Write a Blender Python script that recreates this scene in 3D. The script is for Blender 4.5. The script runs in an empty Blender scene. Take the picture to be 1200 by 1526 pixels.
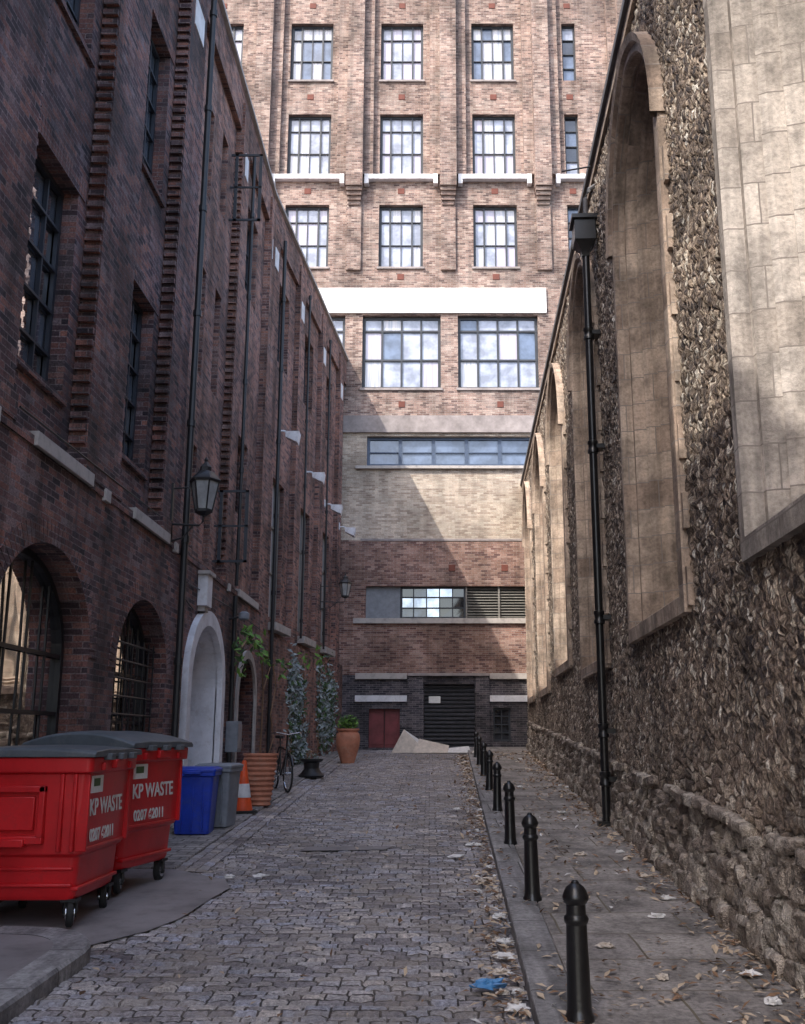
import bpy, math, random
from mathutils import Vector, noise
from mathutils.geometry import tessellate_polygon
random.seed(7)
R=random.uniform
sc=bpy.context.scene
COL=sc.collection

# ---------------------------------------------------------------- materials
class NT:
    def __init__(s,name):
        s.m=bpy.data.materials.new(name); s.m.use_nodes=True
        s.t=s.m.node_tree; s.b=s.t.nodes['Principled BSDF']; s.o=s.t.nodes['Material Output']
    def n(s,typ,**k):
        nd=s.t.nodes.new(typ)
        for a,v in k.items():
            if a.startswith('i_'):
                key=a[2:]
                key=int(key) if key.isdigit() else key.replace('_',' ')
                s.inp(nd,key,v)
            else: setattr(nd,a,v)
        return nd
    def inp(s,nd,key,v):
        if isinstance(v,bpy.types.NodeSocket): s.t.links.new(v,nd.inputs[key])
        else: nd.inputs[key].default_value=v
    def ramp(s,fac,stops,interp='LINEAR'):
        r=s.t.nodes.new('ShaderNodeValToRGB'); r.color_ramp.interpolation=interp
        e=r.color_ramp.elements
        while len(e)<len(stops): e.new(0.5)
        for i,(p,c) in enumerate(stops):
            e[i].position=p; e[i].color=(c[0],c[1],c[2],1) if not isinstance(c,(int,float)) else (c,c,c,1)
        s.t.links.new(fac,r.inputs[0]); return r.outputs[0]
    def mix(s,f,a,b,bt='MIX'):
        m=s.t.nodes.new('ShaderNodeMix'); m.data_type='RGBA'; m.blend_type=bt
        s.inp(m,0,f)
        for k,v in ((6,a),(7,b)):
            if isinstance(v,bpy.types.NodeSocket): s.t.links.new(v,m.inputs[k])
            else: m.inputs[k].default_value=(v[0],v[1],v[2],1)
        return m.outputs[2]
    def math(s,op,a,b=0.0,c=None,clamp=False):
        m=s.t.nodes.new('ShaderNodeMath'); m.operation=op; m.use_clamp=clamp
        s.inp(m,0,a); s.inp(m,1,b)
        if c is not None: s.inp(m,2,c)
        return m.outputs[0]
    def uv(s,scale=(1,1,1),rot=0.0,distort=0,dscale=3):
        c=s.n('ShaderNodeUVMap').outputs[0]
        if distort:
            nz=s.n('ShaderNodeTexNoise',i_Vector=c,i_Scale=dscale,i_Detail=1.0,noise_dimensions='2D').outputs['Color']
            v=s.n('ShaderNodeVectorMath',operation='SUBTRACT'); s.inp(v,0,nz); v.inputs[1].default_value=(.5,.5,.5)
            w=s.n('ShaderNodeVectorMath',operation='SCALE'); s.inp(w,0,v.outputs[0]); w.inputs['Scale'].default_value=distort
            a=s.n('ShaderNodeVectorMath',operation='ADD'); s.inp(a,0,c); s.inp(a,1,w.outputs[0]); c=a.outputs[0]
        mp=s.n('ShaderNodeMapping'); s.inp(mp,'Vector',c); mp.inputs['Scale'].default_value=scale; mp.inputs['Rotation'].default_value=(0,0,rot)
        return mp.outputs[0]
    def noise(s,scale,detail=3.0,rough=.6,vec=None,out='Fac'):
        nd=s.n('ShaderNodeTexNoise',i_Scale=scale,i_Detail=min(detail,4.0),i_Roughness=rough)
        if vec is None: nd.noise_dimensions='2D'
        s.inp(nd,'Vector',vec if vec is not None else s.uv()); return nd.outputs[out]
    def bump(s,h,strength=.5,dist=.01):
        b=s.n('ShaderNodeBump',i_Strength=strength,i_Distance=dist,i_Height=h)
        s.t.links.new(b.outputs[0],s.b.inputs['Normal'])
    def col(s,c): s.inp(s.b,'Base Color',c)
    def set(s,**k):
        for a,v in k.items(): s.inp(s.b,a.replace('_',' '),v)
        return s

def brick(name,stops,mortar,stain=(.35,1.0),stain_scale=.5,bump=.8,w=.215,h=.068,streak=.5,mort=.007,rough=.9,smear=.25,soot=0.0):
    s=NT(name)
    v=s.uv(distort=.008,dscale=9)
    b=s.n('ShaderNodeTexBrick',i_Scale=1.0,i_Mortar_Size=mort,i_Mortar_Smooth=.3,i_Bias=0.0,i_Brick_Width=w,i_Row_Height=h)
    s.inp(b,'Vector',v)
    b.inputs['Color1'].default_value=(0,0,0,1); b.inputs['Color2'].default_value=(1,1,1,1); b.inputs['Mortar'].default_value=(.5,.5,.5,1)
    c=s.ramp(b.outputs['Color'],stops)
    patch=s.noise(1.1,4.0,.74)
    c=s.mix(s.ramp(patch,[(.48,0),(.68,smear)]),c,mortar)
    c=s.mix(b.outputs['Fac'],c,mortar)
    fn=s.noise(45,2.0,.7)
    c=s.mix(1.0,c,s.ramp(fn,[(.25,.5),(.75,1.4)]),'MULTIPLY')
    st=s.ramp(s.noise(stain_scale,4.0,.7),[(.34,stain[0]),(.6,stain[1])])
    c=s.mix(1.0,c,st,'MULTIPLY')
    sk=s.noise(1.0,4.0,.68,s.uv(scale=(2.6,.16,1)))
    c=s.mix(1.0,c,s.ramp(sk,[(.38,1-streak),(.58,1.0)]),'MULTIPLY')
    if soot: c=s.mix(s.ramp(sk,[(.52,0),(.68,soot)]),c,(.05,.042,.048))
    s.col(c); s.set(Roughness=rough)
    hgt=s.math('SUBTRACT',s.math('MULTIPLY',fn,.5),b.outputs['Fac'])
    hgt=s.math('ADD',hgt,s.math('MULTIPLY',b.outputs['Color'],.35))
    s.bump(hgt,bump,.012)
    return s.m

def plain(name,c,rough=.5,metal=0.0,var=.25,nscale=6,bumpy=.15,spec=.5,dist=.004,grime=None):
    s=NT(name)
    ob=s.n('ShaderNodeTexCoord').outputs['Object']
    n=s.noise(nscale,4.0,.68,ob)
    k=s.ramp(n,[(.3,1-var),(.7,1+var*.5)])
    cc=s.mix(1.0,c,k,'MULTIPLY')
    if grime:
        g=s.ramp(s.noise(5,4.0,.8,ob),[(.52,0),(.72,.55)])
        cc=s.mix(g,cc,grime)
    s.col(cc); s.set(Roughness=rough,Metallic=metal)
    s.b.inputs['Specular IOR Level'].default_value=spec
    if bumpy: s.bump(s.noise(nscale*6,2.0,.6,ob),bumpy,dist)
    return s.m

def stone(name,c1,c2,joint=(.25,.22,.2),bw=.6,bh=.33,dirt=.55,jw=.006,streak=.4,speck=.75):
    s=NT(name)
    b=s.n('ShaderNodeTexBrick',i_Scale=1.0,i_Mortar_Size=jw,i_Mortar_Smooth=.2,i_Bias=0.0,i_Brick_Width=bw,i_Row_Height=bh)
    s.inp(b,'Vector',s.uv(distort=.012,dscale=4))
    b.inputs['Color1'].default_value=(0,0,0,1); b.inputs['Color2'].default_value=(1,1,1,1)
    c=s.ramp(b.outputs['Color'],[(0,c1),(1,c2)])
    d=s.ramp(s.noise(1.7,4.0,.74),[(.34,dirt),(.6,1.06)])
    c=s.mix(1.0,c,d,'MULTIPLY')
    d=s.ramp(s.noise(1.0,3.0,.68,s.uv(scale=(5,.4,1))),[(.38,1-streak),(.58,1.0)])
    c=s.mix(1.0,c,d,'MULTIPLY')
    fn=s.noise(24,4.0,.75)
    c=s.mix(1.0,c,s.ramp(fn,[(.32,speck),(.6,1.08)]),'MULTIPLY')
    c=s.mix(b.outputs['Fac'],c,joint)
    s.col(c); s.set(Roughness=.85)
    s.bump(s.math('SUBTRACT',fn,b.outputs['Fac']),.6,.012)
    return s.m

def flint():
    s=NT('flint_rubble')
    def vor(vec,feat,scale,out,rnd=1.0):
        n=s.n('ShaderNodeTexVoronoi',feature=feat,i_Scale=scale,i_Randomness=rnd,voronoi_dimensions='2D'); s.inp(n,'Vector',vec); return n.outputs[out]
    pos=s.n('ShaderNodeSeparateXYZ'); s.inp(pos,0,s.n('ShaderNodeUVMap').outputs[0])
    hm=s.math('ADD',pos.outputs[1],s.math('MULTIPLY',s.noise(.9,3.0),2.2))
    low=s.ramp(s.math('MULTIPLY_ADD',hm,.2,.5),[(.62,1),(.78,0)])
    v1=s.uv(scale=(1.25,.72,1),rot=.45,distort=.08,dscale=7)
    v2=s.uv(scale=(.75,1.2,1),rot=.05,distort=.14,dscale=4)
    c1=s.n('ShaderNodeSeparateColor'); s.inp(c1,0,vor(v1,'F1',15,'Color'))
    c2=s.n('ShaderNodeSeparateColor'); s.inp(c2,0,vor(v2,'F1',9,'Color'))
    e1=s.ramp(vor(v1,'DISTANCE_TO_EDGE',15,'Distance'),[(.02,0),(.22,1)])
    e2=s.ramp(vor(v2,'DISTANCE_TO_EDGE',9,'Distance'),[(.02,0),(.16,1)])
    f1=s.ramp(c1.outputs[0],[(0,(.045,.037,.037)),(.28,(.13,.10,.085)),(.5,(.28,.215,.165)),(.72,(.44,.35,.27)),(.88,(.62,.54,.44)),(1,(.82,.77,.69))])
    f2=s.ramp(c2.outputs[0],[(0,(.12,.09,.075)),(.35,(.26,.195,.15)),(.6,(.36,.28,.215)),(.8,(.48,.39,.30)),(1,(.64,.56,.47))])
    f1=s.mix(e1,(.19,.14,.105),f1); f2=s.mix(e2,(.14,.105,.08),f2)
    c=s.mix(low,f1,f2)
    fn=s.noise(32,4.0,.8)
    c=s.mix(1.0,c,s.ramp(fn,[(.3,.36),(.68,1.5)]),'MULTIPLY')
    bn=s.noise(.8,4.0,.72)
    c=s.mix(1.0,c,s.ramp(bn,[(.33,.55),(.62,1.15)]),'MULTIPLY')
    s.col(c); s.set(Roughness=.75)
    h=s.n('ShaderNodeMix',data_type='FLOAT'); s.inp(h,0,low); 
    s.inp(h,2,s.math('MULTIPLY',e1,.028)); s.inp(h,3,s.math('MULTIPLY',e2,.032))
    hh=s.math('ADD',h.outputs[0],s.math('MULTIPLY',fn,.036))
    hh=s.math('ADD',hh,s.math('MULTIPLY',c1.outputs[1],.014))
    hh=s.math('ADD',hh,s.math('MULTIPLY',bn,.05))
    d=s.n('ShaderNodeDisplacement',i_Height=hh,i_Midlevel=.06,i_Scale=1.0)
    s.t.links.new(d.outputs[0],s.o.inputs['Displacement']); s.m.displacement_method='BOTH'
    return s.m

def setts(name,w,h,rot=0,gap=(.075,.064,.057),disp=.018):
    s=NT(name)
    v=s.uv(rot=rot,distort=.030,dscale=4.5)
    b=s.n('ShaderNodeTexBrick',i_Scale=1.0,i_Mortar_Size=.009,i_Mortar_Smooth=.8,i_Bias=0.0,i_Brick_Width=w,i_Row_Height=h)
    b.offset=.43; b.squash=.85; b.squash_frequency=3
    s.inp(b,'Vector',v); b.inputs['Color1'].default_value=(0,0,0,1); b.inputs['Color2'].default_value=(1,1,1,1); b.inputs['Mortar'].default_value=(.5,.5,.5,1)
    c=s.ramp(b.outputs['Color'],[(0,(.17,.155,.165)),(.2,(.38,.35,.36)),(.4,(.29,.26,.245)),(.55,(.50,.455,.43)),(.75,(.37,.375,.43)),(.9,(.60,.53,.47)),(1,(.44,.45,.53))])
    fn=s.noise(30,4.0,.78)
    c=s.mix(1.0,c,s.ramp(fn,[(.32,.5),(.66,1.4)]),'MULTIPLY')
    c=s.mix(s.ramp(b.outputs['Fac'],[(.1,0),(.75,1)]),c,gap)
    pn=s.noise(.6,4.0,.74)
    c=s.mix(1.0,c,s.ramp(pn,[(.34,.65),(.6,1.12)]),'MULTIPLY')
    moss=s.ramp(s.noise(1.5,4.0,.78),[(.48,0),(.68,.6)])
    c=s.mix(moss,c,(.38,.325,.275))
    s.col(c); s.inp(s.b,'Roughness',s.ramp(pn,[(.3,.42),(.7,.75)]))
    hh=s.math('MULTIPLY',s.math('SUBTRACT',1.0,b.outputs['Fac']),disp)
    hh=s.math('ADD',hh,s.math('MULTIPLY',b.outputs['Color'],.012))
    hh=s.math('ADD',hh,s.math('MULTIPLY',fn,.020))
    hh=s.math('ADD',hh,s.math('MULTIPLY',pn,.02))
    d=s.n('ShaderNodeDisplacement',i_Height=hh,i_Midlevel=.04,i_Scale=1.0)
    s.t.links.new(d.outputs[0],s.o.inputs['Displacement']); s.m.displacement_method='BOTH'
    return s.m

def glass(name,c,rough=.04,curtain=None,spec=.8,metal=0.0):
    s=NT(name)
    if curtain:
        k=s.ramp(s.noise(1.0,3.0,.6,s.uv(scale=(14,.6,1))),[(.35,0),(.6,1)])
        cc=s.mix(k,c,curtain)
    else: 
        k=s.ramp(s.noise(1.5,3.0,.6),[(.35,0.6),(.65,1.2)])
        cc=s.mix(1.0,c,k,'MULTIPLY')
    s.col(cc); s.set(Roughness=rough,Metallic=metal); s.b.inputs['Specular IOR Level'].default_value=spec
    s.b.inputs['Coat Weight'].default_value=.6; s.b.inputs['Coat Roughness'].default_value=.02
    s.bump(s.noise(1.2,1.0,.4),.08,.05)
    return s.m

M={}
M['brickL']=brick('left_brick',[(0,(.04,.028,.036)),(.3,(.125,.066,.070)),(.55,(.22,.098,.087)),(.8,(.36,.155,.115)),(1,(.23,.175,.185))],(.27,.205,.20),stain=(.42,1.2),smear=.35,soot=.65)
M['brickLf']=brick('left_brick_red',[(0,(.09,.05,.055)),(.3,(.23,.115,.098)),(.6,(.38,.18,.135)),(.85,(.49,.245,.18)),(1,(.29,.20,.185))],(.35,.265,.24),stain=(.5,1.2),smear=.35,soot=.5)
M['brickB']=brick('back_brick',[(0,(.13,.08,.074)),(.35,(.31,.20,.165)),(.7,(.43,.29,.24)),(1,(.54,.415,.35))],(.43,.365,.325),stain=(.52,1.08),streak=.35,smear=.4,soot=.35)
M['brickC']=brick('pale_brick',[(0,(.40,.31,.24)),(.4,(.58,.47,.37)),(1,(.74,.64,.52))],(.62,.54,.46),stain=(.65,1.05),streak=.2)
M['brickR']=brick('red_brick',[(0,(.15,.07,.065)),(.35,(.30,.16,.125)),(.7,(.42,.245,.19)),(1,(.50,.33,.27))],(.43,.35,.31),stain=(.55,1.08),streak=.3,soot=.25)
M['brickK']=brick('black_brick',[(0,(.03,.03,.04)),(.5,(.08,.072,.088)),(1,(.17,.145,.155))],(.24,.22,.225),streak=.2,smear=.15)
M['brickVent']=plain('terracotta_vent',(.16,.05,.035),.8)
M['white']=plain('white_render',(.76,.76,.79),.6,var=.2,nscale=3,grime=(.42,.38,.36))
M['whiteband']=plain('white_band_paint',(.78,.77,.75),.6,var=.15,nscale=2,grime=(.5,.45,.42))
M['stonesill']=plain('stone_sill',(.50,.46,.43),.8,var=.4,nscale=5,grime=(.18,.16,.15))
M['concrete']=plain('concrete',(.33,.29,.28),.85,var=.4,nscale=2,grime=(.2,.17,.16))
M['stone']=stone('church_stone',(.42,.31,.24),(.62,.50,.40),dirt=.5)
M['stoneg']=stone('church_stone_grey',(.44,.385,.34),(.62,.56,.51),dirt=.55)
M['flint']=flint()
M['setts']=setts('granite_setts',.165,.098)
M['settsL']=setts('gutter_setts',.24,.12,rot=math.pi/2)
M['kerb']=stone('granite_kerb',(.30,.285,.285),(.42,.40,.385),joint=(.08,.075,.07),bw=.9,bh=.9,dirt=.6,jw=.008,speck=.65)
M['flag']=stone('paving_slab',(.30,.27,.25),(.42,.38,.345),joint=(.15,.125,.09),bw=.95,bh=.7,dirt=.5,jw=.009,streak=.15,speck=.6)
M['flagL']=stone('paving_cobble',(.29,.27,.265),(.44,.405,.38),joint=(.11,.10,.09),bw=.3,bh=.17,dirt=.5,jw=.014,streak=.1,speck=.6)
M['tarmac']=plain('tarmac',(.27,.245,.24),.85,var=.4,nscale=2.5,bumpy=.8,grime=(.16,.145,.14))
M['ground']=plain('ground_asphalt',(.12,.11,.105),.9)
M['black']=plain('black_gloss_paint',(.010,.010,.011),.3,var=.4,bumpy=.2,spec=.6,grime=(.03,.028,.026))
M['iron']=plain('black_iron',(.018,.018,.02),.45,var=.4)
M['frameblk']=plain('dark_steel_frame',(.03,.035,.045),.5)
M['frameblue']=plain('blue_steel_frame',(.06,.09,.15),.5)
M['g_dark']=glass('glass_dark',(.03,.035,.045))
M['g_refl']=glass('glass_reflecting',(.40,.44,.52),metal=.8,rough=.03)
M['g_mir']=glass('glass_arch_window',(.92,.92,.92),metal=1.0,rough=.02)
M['g_blue']=glass('glass_blue',(.12,.16,.24))
M['g_sky']=glass('glass_pale',(.36,.39,.48))
M['g_cur']=glass('glass_curtain',(.31,.34,.40),curtain=(.56,.54,.56))
M['g_lil']=glass('glass_lilac',(.38,.35,.42),curtain=(.48,.45,.54))
M['blind']=plain('grey_blind',(.40,.38,.37),.7,var=.2,nscale=2)
M['brown']=plain('brown_door_paint',(.22,.08,.055),.5,var=.3)
M['reddoor']=plain('red_door_paint',(.20,.04,.045),.55,var=.4,nscale=3)
M['shutter']=plain('shutter_metal',(.05,.05,.06),.5,var=.4)
M['louvre']=plain('louvre_grey',(.22,.21,.19),.6)
M['binred']=plain('red_bin_plastic',(.62,.013,.018),.38,var=.3,nscale=2.5,bumpy=.08,grime=(.32,.02,.022))
M['lid']=plain('grey_lid_plastic',(.095,.11,.125),.45,var=.25,bumpy=.08,grime=(.17,.17,.17))
M['blue']=plain('blue_bin_plastic',(.012,.05,.45),.4,var=.25,grime=(.05,.08,.28))
M['greybin']=plain('grey_bin_plastic',(.22,.24,.27),.5)
M['terra']=plain('terracotta',(.50,.20,.12),.8,var=.3,nscale=4,grime=(.45,.30,.22))
M['soil']=plain('soil',(.04,.03,.02),.95)
M['orange']=plain('cone_orange',(.75,.09,.02),.5,var=.2,grime=(.4,.10,.05))
M['conewhite']=plain('cone_reflective',(.7,.7,.7),.5)
M['rubber']=plain('rubber',(.02,.02,.02),.8)
M['chrome']=plain('chrome',(.6,.6,.62),.25,metal=1.0,var=.1)
M['paintwhite']=plain('white_letter',(.75,.75,.72),.6,var=.3,nscale=12,grime=(.55,.2,.2))
M['notice']=plain('white_notice',(.78,.78,.76),.6,var=.15)
M['green']=plain('leaf_green',(.13,.27,.04),.6,var=.4)
M['greend']=plain('leaf_dark',(.06,.12,.04),.6,var=.4)
M['ivy']=plain('leaf_grey_green',(.32,.37,.37),.6,var=.5)
M['leafb']=plain('leaf_brown',(.24,.14,.08),.8)
M['leaft']=plain('leaf_tan',(.54,.42,.30),.8)
M['paper']=plain('paper_white',(.76,.74,.72),.8)
M['bluebag']=plain('blue_plastic_bag',(.08,.25,.5),.35)
M['card']=plain('cardboard_pale',(.62,.54,.46),.85)
M['lglass']=plain('lantern_glass',(.35,.36,.36),.15,var=.3)
M['lead']=plain('lead',(.10,.10,.11),.6)
s=NT('plinth_rubble')
ob=s.n('ShaderNodeTexCoord').outputs['Object']
oi=s.n('ShaderNodeTexVoronoi',i_Scale=3.5); s.inp(oi,'Vector',ob)
sep=s.n('ShaderNodeSeparateColor'); s.inp(sep,0,oi.outputs['Color'])
c=s.ramp(sep.outputs[0],[(0,(.22,.175,.145)),(.5,(.36,.30,.25)),(1,(.54,.48,.41))])
n1=s.noise(9,4.0,.82,ob)
c=s.mix(1.0,c,s.ramp(n1,[(.32,.32),(.62,1.35)]),'MULTIPLY')
s.col(c); s.set(Roughness=.9); s.bump(n1,1.0,.09)
M['rubble']=s.m

# ---------------------------------------------------------------- mesh helpers
def add(ob,parent=None):
    COL.objects.link(ob)
    if parent: ob.parent=parent
    return ob
def empty(name,loc=(0,0,0),rz=0):
    e=bpy.data.objects.new(name,None); e.location=loc; e.rotation_euler=(0,0,rz); e.empty_display_size=.3
    return add(e)
class B:
    def __init__(s): s.v=[];s.f=[];s.m=[];s.mats=[]
    def mi(s,m):
        m=M[m]
        if m not in s.mats: s.mats.append(m)
        return s.mats.index(m)
    def face(s,pts,m):
        i=len(s.v); s.v+= [tuple(p) for p in pts]; s.f.append(tuple(range(i,i+len(pts)))); s.m.append(s.mi(m))
    def box(s,P,u0,u1,v0,v1,w0,w1,m):
        c=[P(u,v,w) for w in (w0,w1) for v in (v0,v1) for u in (u0,u1)]
        i=len(s.v); s.v+=[tuple(p) for p in c]
        for f in ((0,2,3,1),(4,5,7,6),(0,1,5,4),(2,6,7,3),(0,4,6,2),(1,3,7,5)):
            s.f.append(tuple(i+k for k in f)); s.m.append(s.mi(m))
    def loft(s,rings,m,closed=True,cap=(True,True)):
        i=len(s.v); n=len(rings[0]); mi=s.mi(m)
        for r in rings: s.v+=[tuple(p) for p in r]
        for k in range(len(rings)-1):
            for j in range(n if closed else n-1):
                a=i+k*n+j; b=i+k*n+(j+1)%n
                s.f.append((a,b,b+n,a+n)); s.m.append(mi)
        if cap[0]: s.f.append(tuple(i+j for j in reversed(range(n)))); s.m.append(mi)
        if cap[1]: s.f.append(tuple(i+(len(rings)-1)*n+j for j in range(n))); s.m.append(mi)
    def lathe(s,prof,m,c=(0,0,0),n=24,cap=(True,True)):
        s.loft([[(c[0]+r*math.cos(2*math.pi*j/n),c[1]+r*math.sin(2*math.pi*j/n),c[2]+z) for j in range(n)] for r,z in prof],m,cap=cap)
    def tube(s,pts,r,m,n=8,closed=False):
        pts=[Vector(p) for p in pts]; rings=[]
        for k,p in enumerate(pts):
            if closed: d=pts[(k+1)%len(pts)]-pts[k-1]
            else: d=pts[min(k+1,len(pts)-1)]-pts[max(k-1,0)]
            d.normalize(); a=Vector((0,0,1)) if abs(d.z)<.9 else Vector((1,0,0))
            x=d.cross(a).normalized(); y=d.cross(x)
            rings.append([p+r*(math.cos(2*math.pi*j/n)*x+math.sin(2*math.pi*j/n)*y) for j in range(n)])
        if closed: rings.append(rings[0])
        s.loft(rings,m,cap=(not closed,not closed))
    def wall(s,P,u0,u1,v0,v1,w,m,holes=(),rev=None,mr=None):
        us=sorted({u0,u1,*[h[0] for h in holes],*[h[1] for h in holes]}); vs=sorted({v0,v1,*[h[2] for h in holes],*[h[3] for h in holes]})
        us=[u for u in us if u0<=u<=u1]; vs=[v for v in vs if v0<=v<=v1]
        for a,b in zip(us,us[1:]):
            for c,d in zip(vs,vs[1:]):
                mu,mv=(a+b)/2,(c+d)/2
                if any(h[0]<mu<h[1] and h[2]<mv<h[3] for h in holes): continue
                s.face([P(a,c,w),P(b,c,w),P(b,d,w),P(a,d,w)],m)
        if rev is not None:
            for h in holes:
                q=[(h[0],h[2]),(h[1],h[2]),(h[1],h[3]),(h[0],h[3])]
                for k in range(4):
                    a,b=q[k],q[(k+1)%4]
                    s.face([P(a[0],a[1],w),P(b[0],b[1],w),P(b[0],b[1],rev),P(a[0],a[1],rev)],mr or m)
    def poly_wall(s,P,outer,holes,w,m,rev,mrs):
        loops=[[Vector((a,b,0)) for a,b in l] for l in [outer]+holes]
        flat=[p for l in loops for p in l]; mi=s.mi(m)
        i=len(s.v); s.v+=[tuple(P(p.x,p.y,w)) for p in flat]
        for t in tessellate_polygon(loops): s.f.append(tuple(i+k for k in t)); s.m.append(mi)
        for h,mr in zip(holes,mrs):
            n=len(h)
            for k in range(n):
                a,b=h[k],h[(k+1)%n]
                s.face([P(a[0],a[1],w),P(b[0],b[1],w),P(b[0],b[1],rev),P(a[0],a[1],rev)],mr)
    def make(s,name,parent=None,smooth=False,bevel=0,angle=35):
        me=bpy.data.meshes.new(name); me.from_pydata(s.v,[],s.f); 
        for m in s.mats: me.materials.append(m)
        me.polygons.foreach_set('material_index',s.m); me.update()
        uv=me.uv_layers.new(name='UVMap').data
        for p in me.polygons:
            n=p.normal; ax=max(range(3),key=lambda k:abs(n[k]))
            for li in p.loop_indices:
                co=me.vertices[me.loops[li].vertex_index].co
                uv[li].uv=(co.y,co.z) if ax==0 else ((co.x,co.z) if ax==1 else (co.x,co.y))
        if smooth:
            me.shade_smooth(); me.set_sharp_from_angle(angle=math.radians(angle))
        ob=bpy.data.objects.new(name,me); add(ob,parent)
        if bevel:
            b=ob.modifiers.new('bevel','BEVEL'); b.width=bevel; b.segments=2; b.limit_method='ANGLE'
        return ob
I=lambda u,v,w:(u,w,v)      # u=x v=z w=y

PL=lambda u,v,w:(-3.7+w,u,v)
PF=lambda u,v,w:(-3.7+.08*(u-22)+w*.997,u-.08*w,v)
PB=lambda u,v,w:(u,33-w,v)
PR=lambda u,v,w:(2+.0355*u-w,u+.0355*w,v)
def gz(y): return -1.8+.043*min(y,33)

def window(fr,gl,P,u0,u1,v0,v1,w,cols,rows,panes,fm='frameblk',bar=.035,outer=.06,rowpos=None):
    cs=[u0+(u1-u0)*k/cols for k in range(cols+1)]
    rs=[v0+(v1-v0)*k for k in (rowpos or [k/rows for k in range(rows+1)])]
    for a,b in zip(cs,cs[1:]):
        for c,d in zip(rs,rs[1:]):
            t=R(-.006,.006)
            gl.face([P(a,c,w+t),P(b,c,w-t),P(b,d,w-t*.5),P(a,d,w+t*.7)],random.choice(panes))
    for k,c in enumerate(cs):
        h=outer/2 if k in (0,cols) else bar/2
        lo,hi=(c,c+2*h) if k==0 else ((c-2*h,c) if k==cols else (c-h,c+h))
        fr.box(P,lo,hi,v0,v1,w+.01,w+.055,fm)
    for k,c in enumerate(rs):
        n=len(rs)-1; h=outer/2 if k in (0,n) else bar/2
        lo,hi=(c,c+2*h) if k==0 else ((c-2*h,c) if k==n else (c-h,c+h))
        fr.box(P,u0+.002,u1-.002,lo,hi,w+.012,w+.060,fm)

def arch(cu,hw,v0,vs,rise,n=20,pointed=False):
    pts=[(cu-hw,v0),(cu+hw,v0)]
    if pointed:
        Rr=(hw*hw+rise*rise)/(2*hw); am=math.asin(min(1,rise/Rr))
        half=[(Rr*math.cos(a)-(Rr-hw),Rr*math.sin(a)) for a in [am*k/(n//2) for k in range(n//2+1)]]
        pts+=[(cu+x,vs+y) for x,y in half]+[(cu-x,vs+y) for x,y in reversed(half[:-1])]
    else:
        pts+=[(cu+hw*math.cos(math.pi*k/n),vs+rise*math.sin(math.pi*k/n)) for k in range(n+1)]
    return pts

# ================================================================ GROUND
g=B()
g.face([(-150,-150,gz(-150)-.12),(150,-150,gz(-150)-.12),(150,33,gz(33)-.12),(-150,33,gz(33)-.12)],'ground')
g.face([(-150,33,gz(33)-.12),(150,33,gz(33)-.12),(150,300,gz(33)-.12),(-150,300,gz(33)-.12)],'ground')
g.make('ground')

def gridmesh(name,mat,xf0,xf1,ys,nx,zoff,parent=None):
    vs=[];fs=[]
    for y in ys:
        a,b=xf0(y),xf1(y)
        for k in range(nx+1): vs.append((a+(b-a)*k/nx,y,gz(y)+zoff))
    for j in range(len(ys)-1):
        for k in range(nx):
            i=j*(nx+1)+k; fs.append((i,i+1,i+nx+2,i+nx+1))
    me=bpy.data.meshes.new(name); me.from_pydata(vs,[],fs); me.materials.append(M[mat])
    uv=me.uv_layers.new(name='UVMap').data
    for l in me.loops:
        co=me.vertices[l.vertex_index].co; uv[l.index].uv=(co.x,co.y)
    me.shade_smooth()
    return add(bpy.data.objects.new(name,me),parent)
def ysteps(y0,y1,f):
    r=[y0]
    while r[-1]<y1: r.append(min(y1,r[-1]+f(r[-1])))
    return r
kx=lambda y:.42+.023*y
ys=ysteps(-4,33,lambda y:.3 if y<4 else .022+.003*(y-4))
gridmesh('cobbled_road','setts',lambda y:-2.66 if y<10.8 else -2.25,lambda y:kx(y)+.02,ys,160,0)
gridmesh('road_gutter','settsL',lambda y:-2.62,lambda y:-2.25,ysteps(10.8,33,lambda y:.05+.003*(y-8)),12,.005)
def strip(name,x0,x1,y0,y1,zt,zb,mat,n=40,bev=.015):
    b=B(); rings=[]
    for k in range(n+1):
        y=y0+(y1-y0)*k/n; a,c=x0(y),x1(y); z=gz(y)
        rings.append([(a,y,z+zb),(a,y,z+zt),(c,y,z+zt),(c,y,z+zb)])
    b.loft(rings,mat); return b.make(name,bevel=bev)
strip('kerb',lambda y:kx(y)+.02,lambda y:kx(y)+.27,-4,33,.105,-.1,'kerb')
strip('pavement',lambda y:kx(y)+.272,lambda y:2.2+.0355*y,-4,33,.10,-.1,'flag')
strip('pavement',lambda y:-3.75,lambda y:-2.622,10.9,33,.035,-.1,'flagL')
b=B()
out=[(-3.72,-4),(-2.42,-4),(-2.38,4.0),(-2.32,6.4)]
for k in range(9):
    a=math.radians(k*11.25); out.append((-2.92+.62*math.cos(a),7.2+.7*math.sin(a)))
out.append((-3.72,8.0))
inner=[(-3.72,-4),(-2.62,-4),(-2.60,4.0),(-2.54,6.4)]
for k in range(9):
    a=math.radians(k*11.25); inner.append((-2.95+.42*math.cos(a),7.15+.5*math.sin(a)))
inner.append((-3.72,7.76))
n=len(out)
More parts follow.
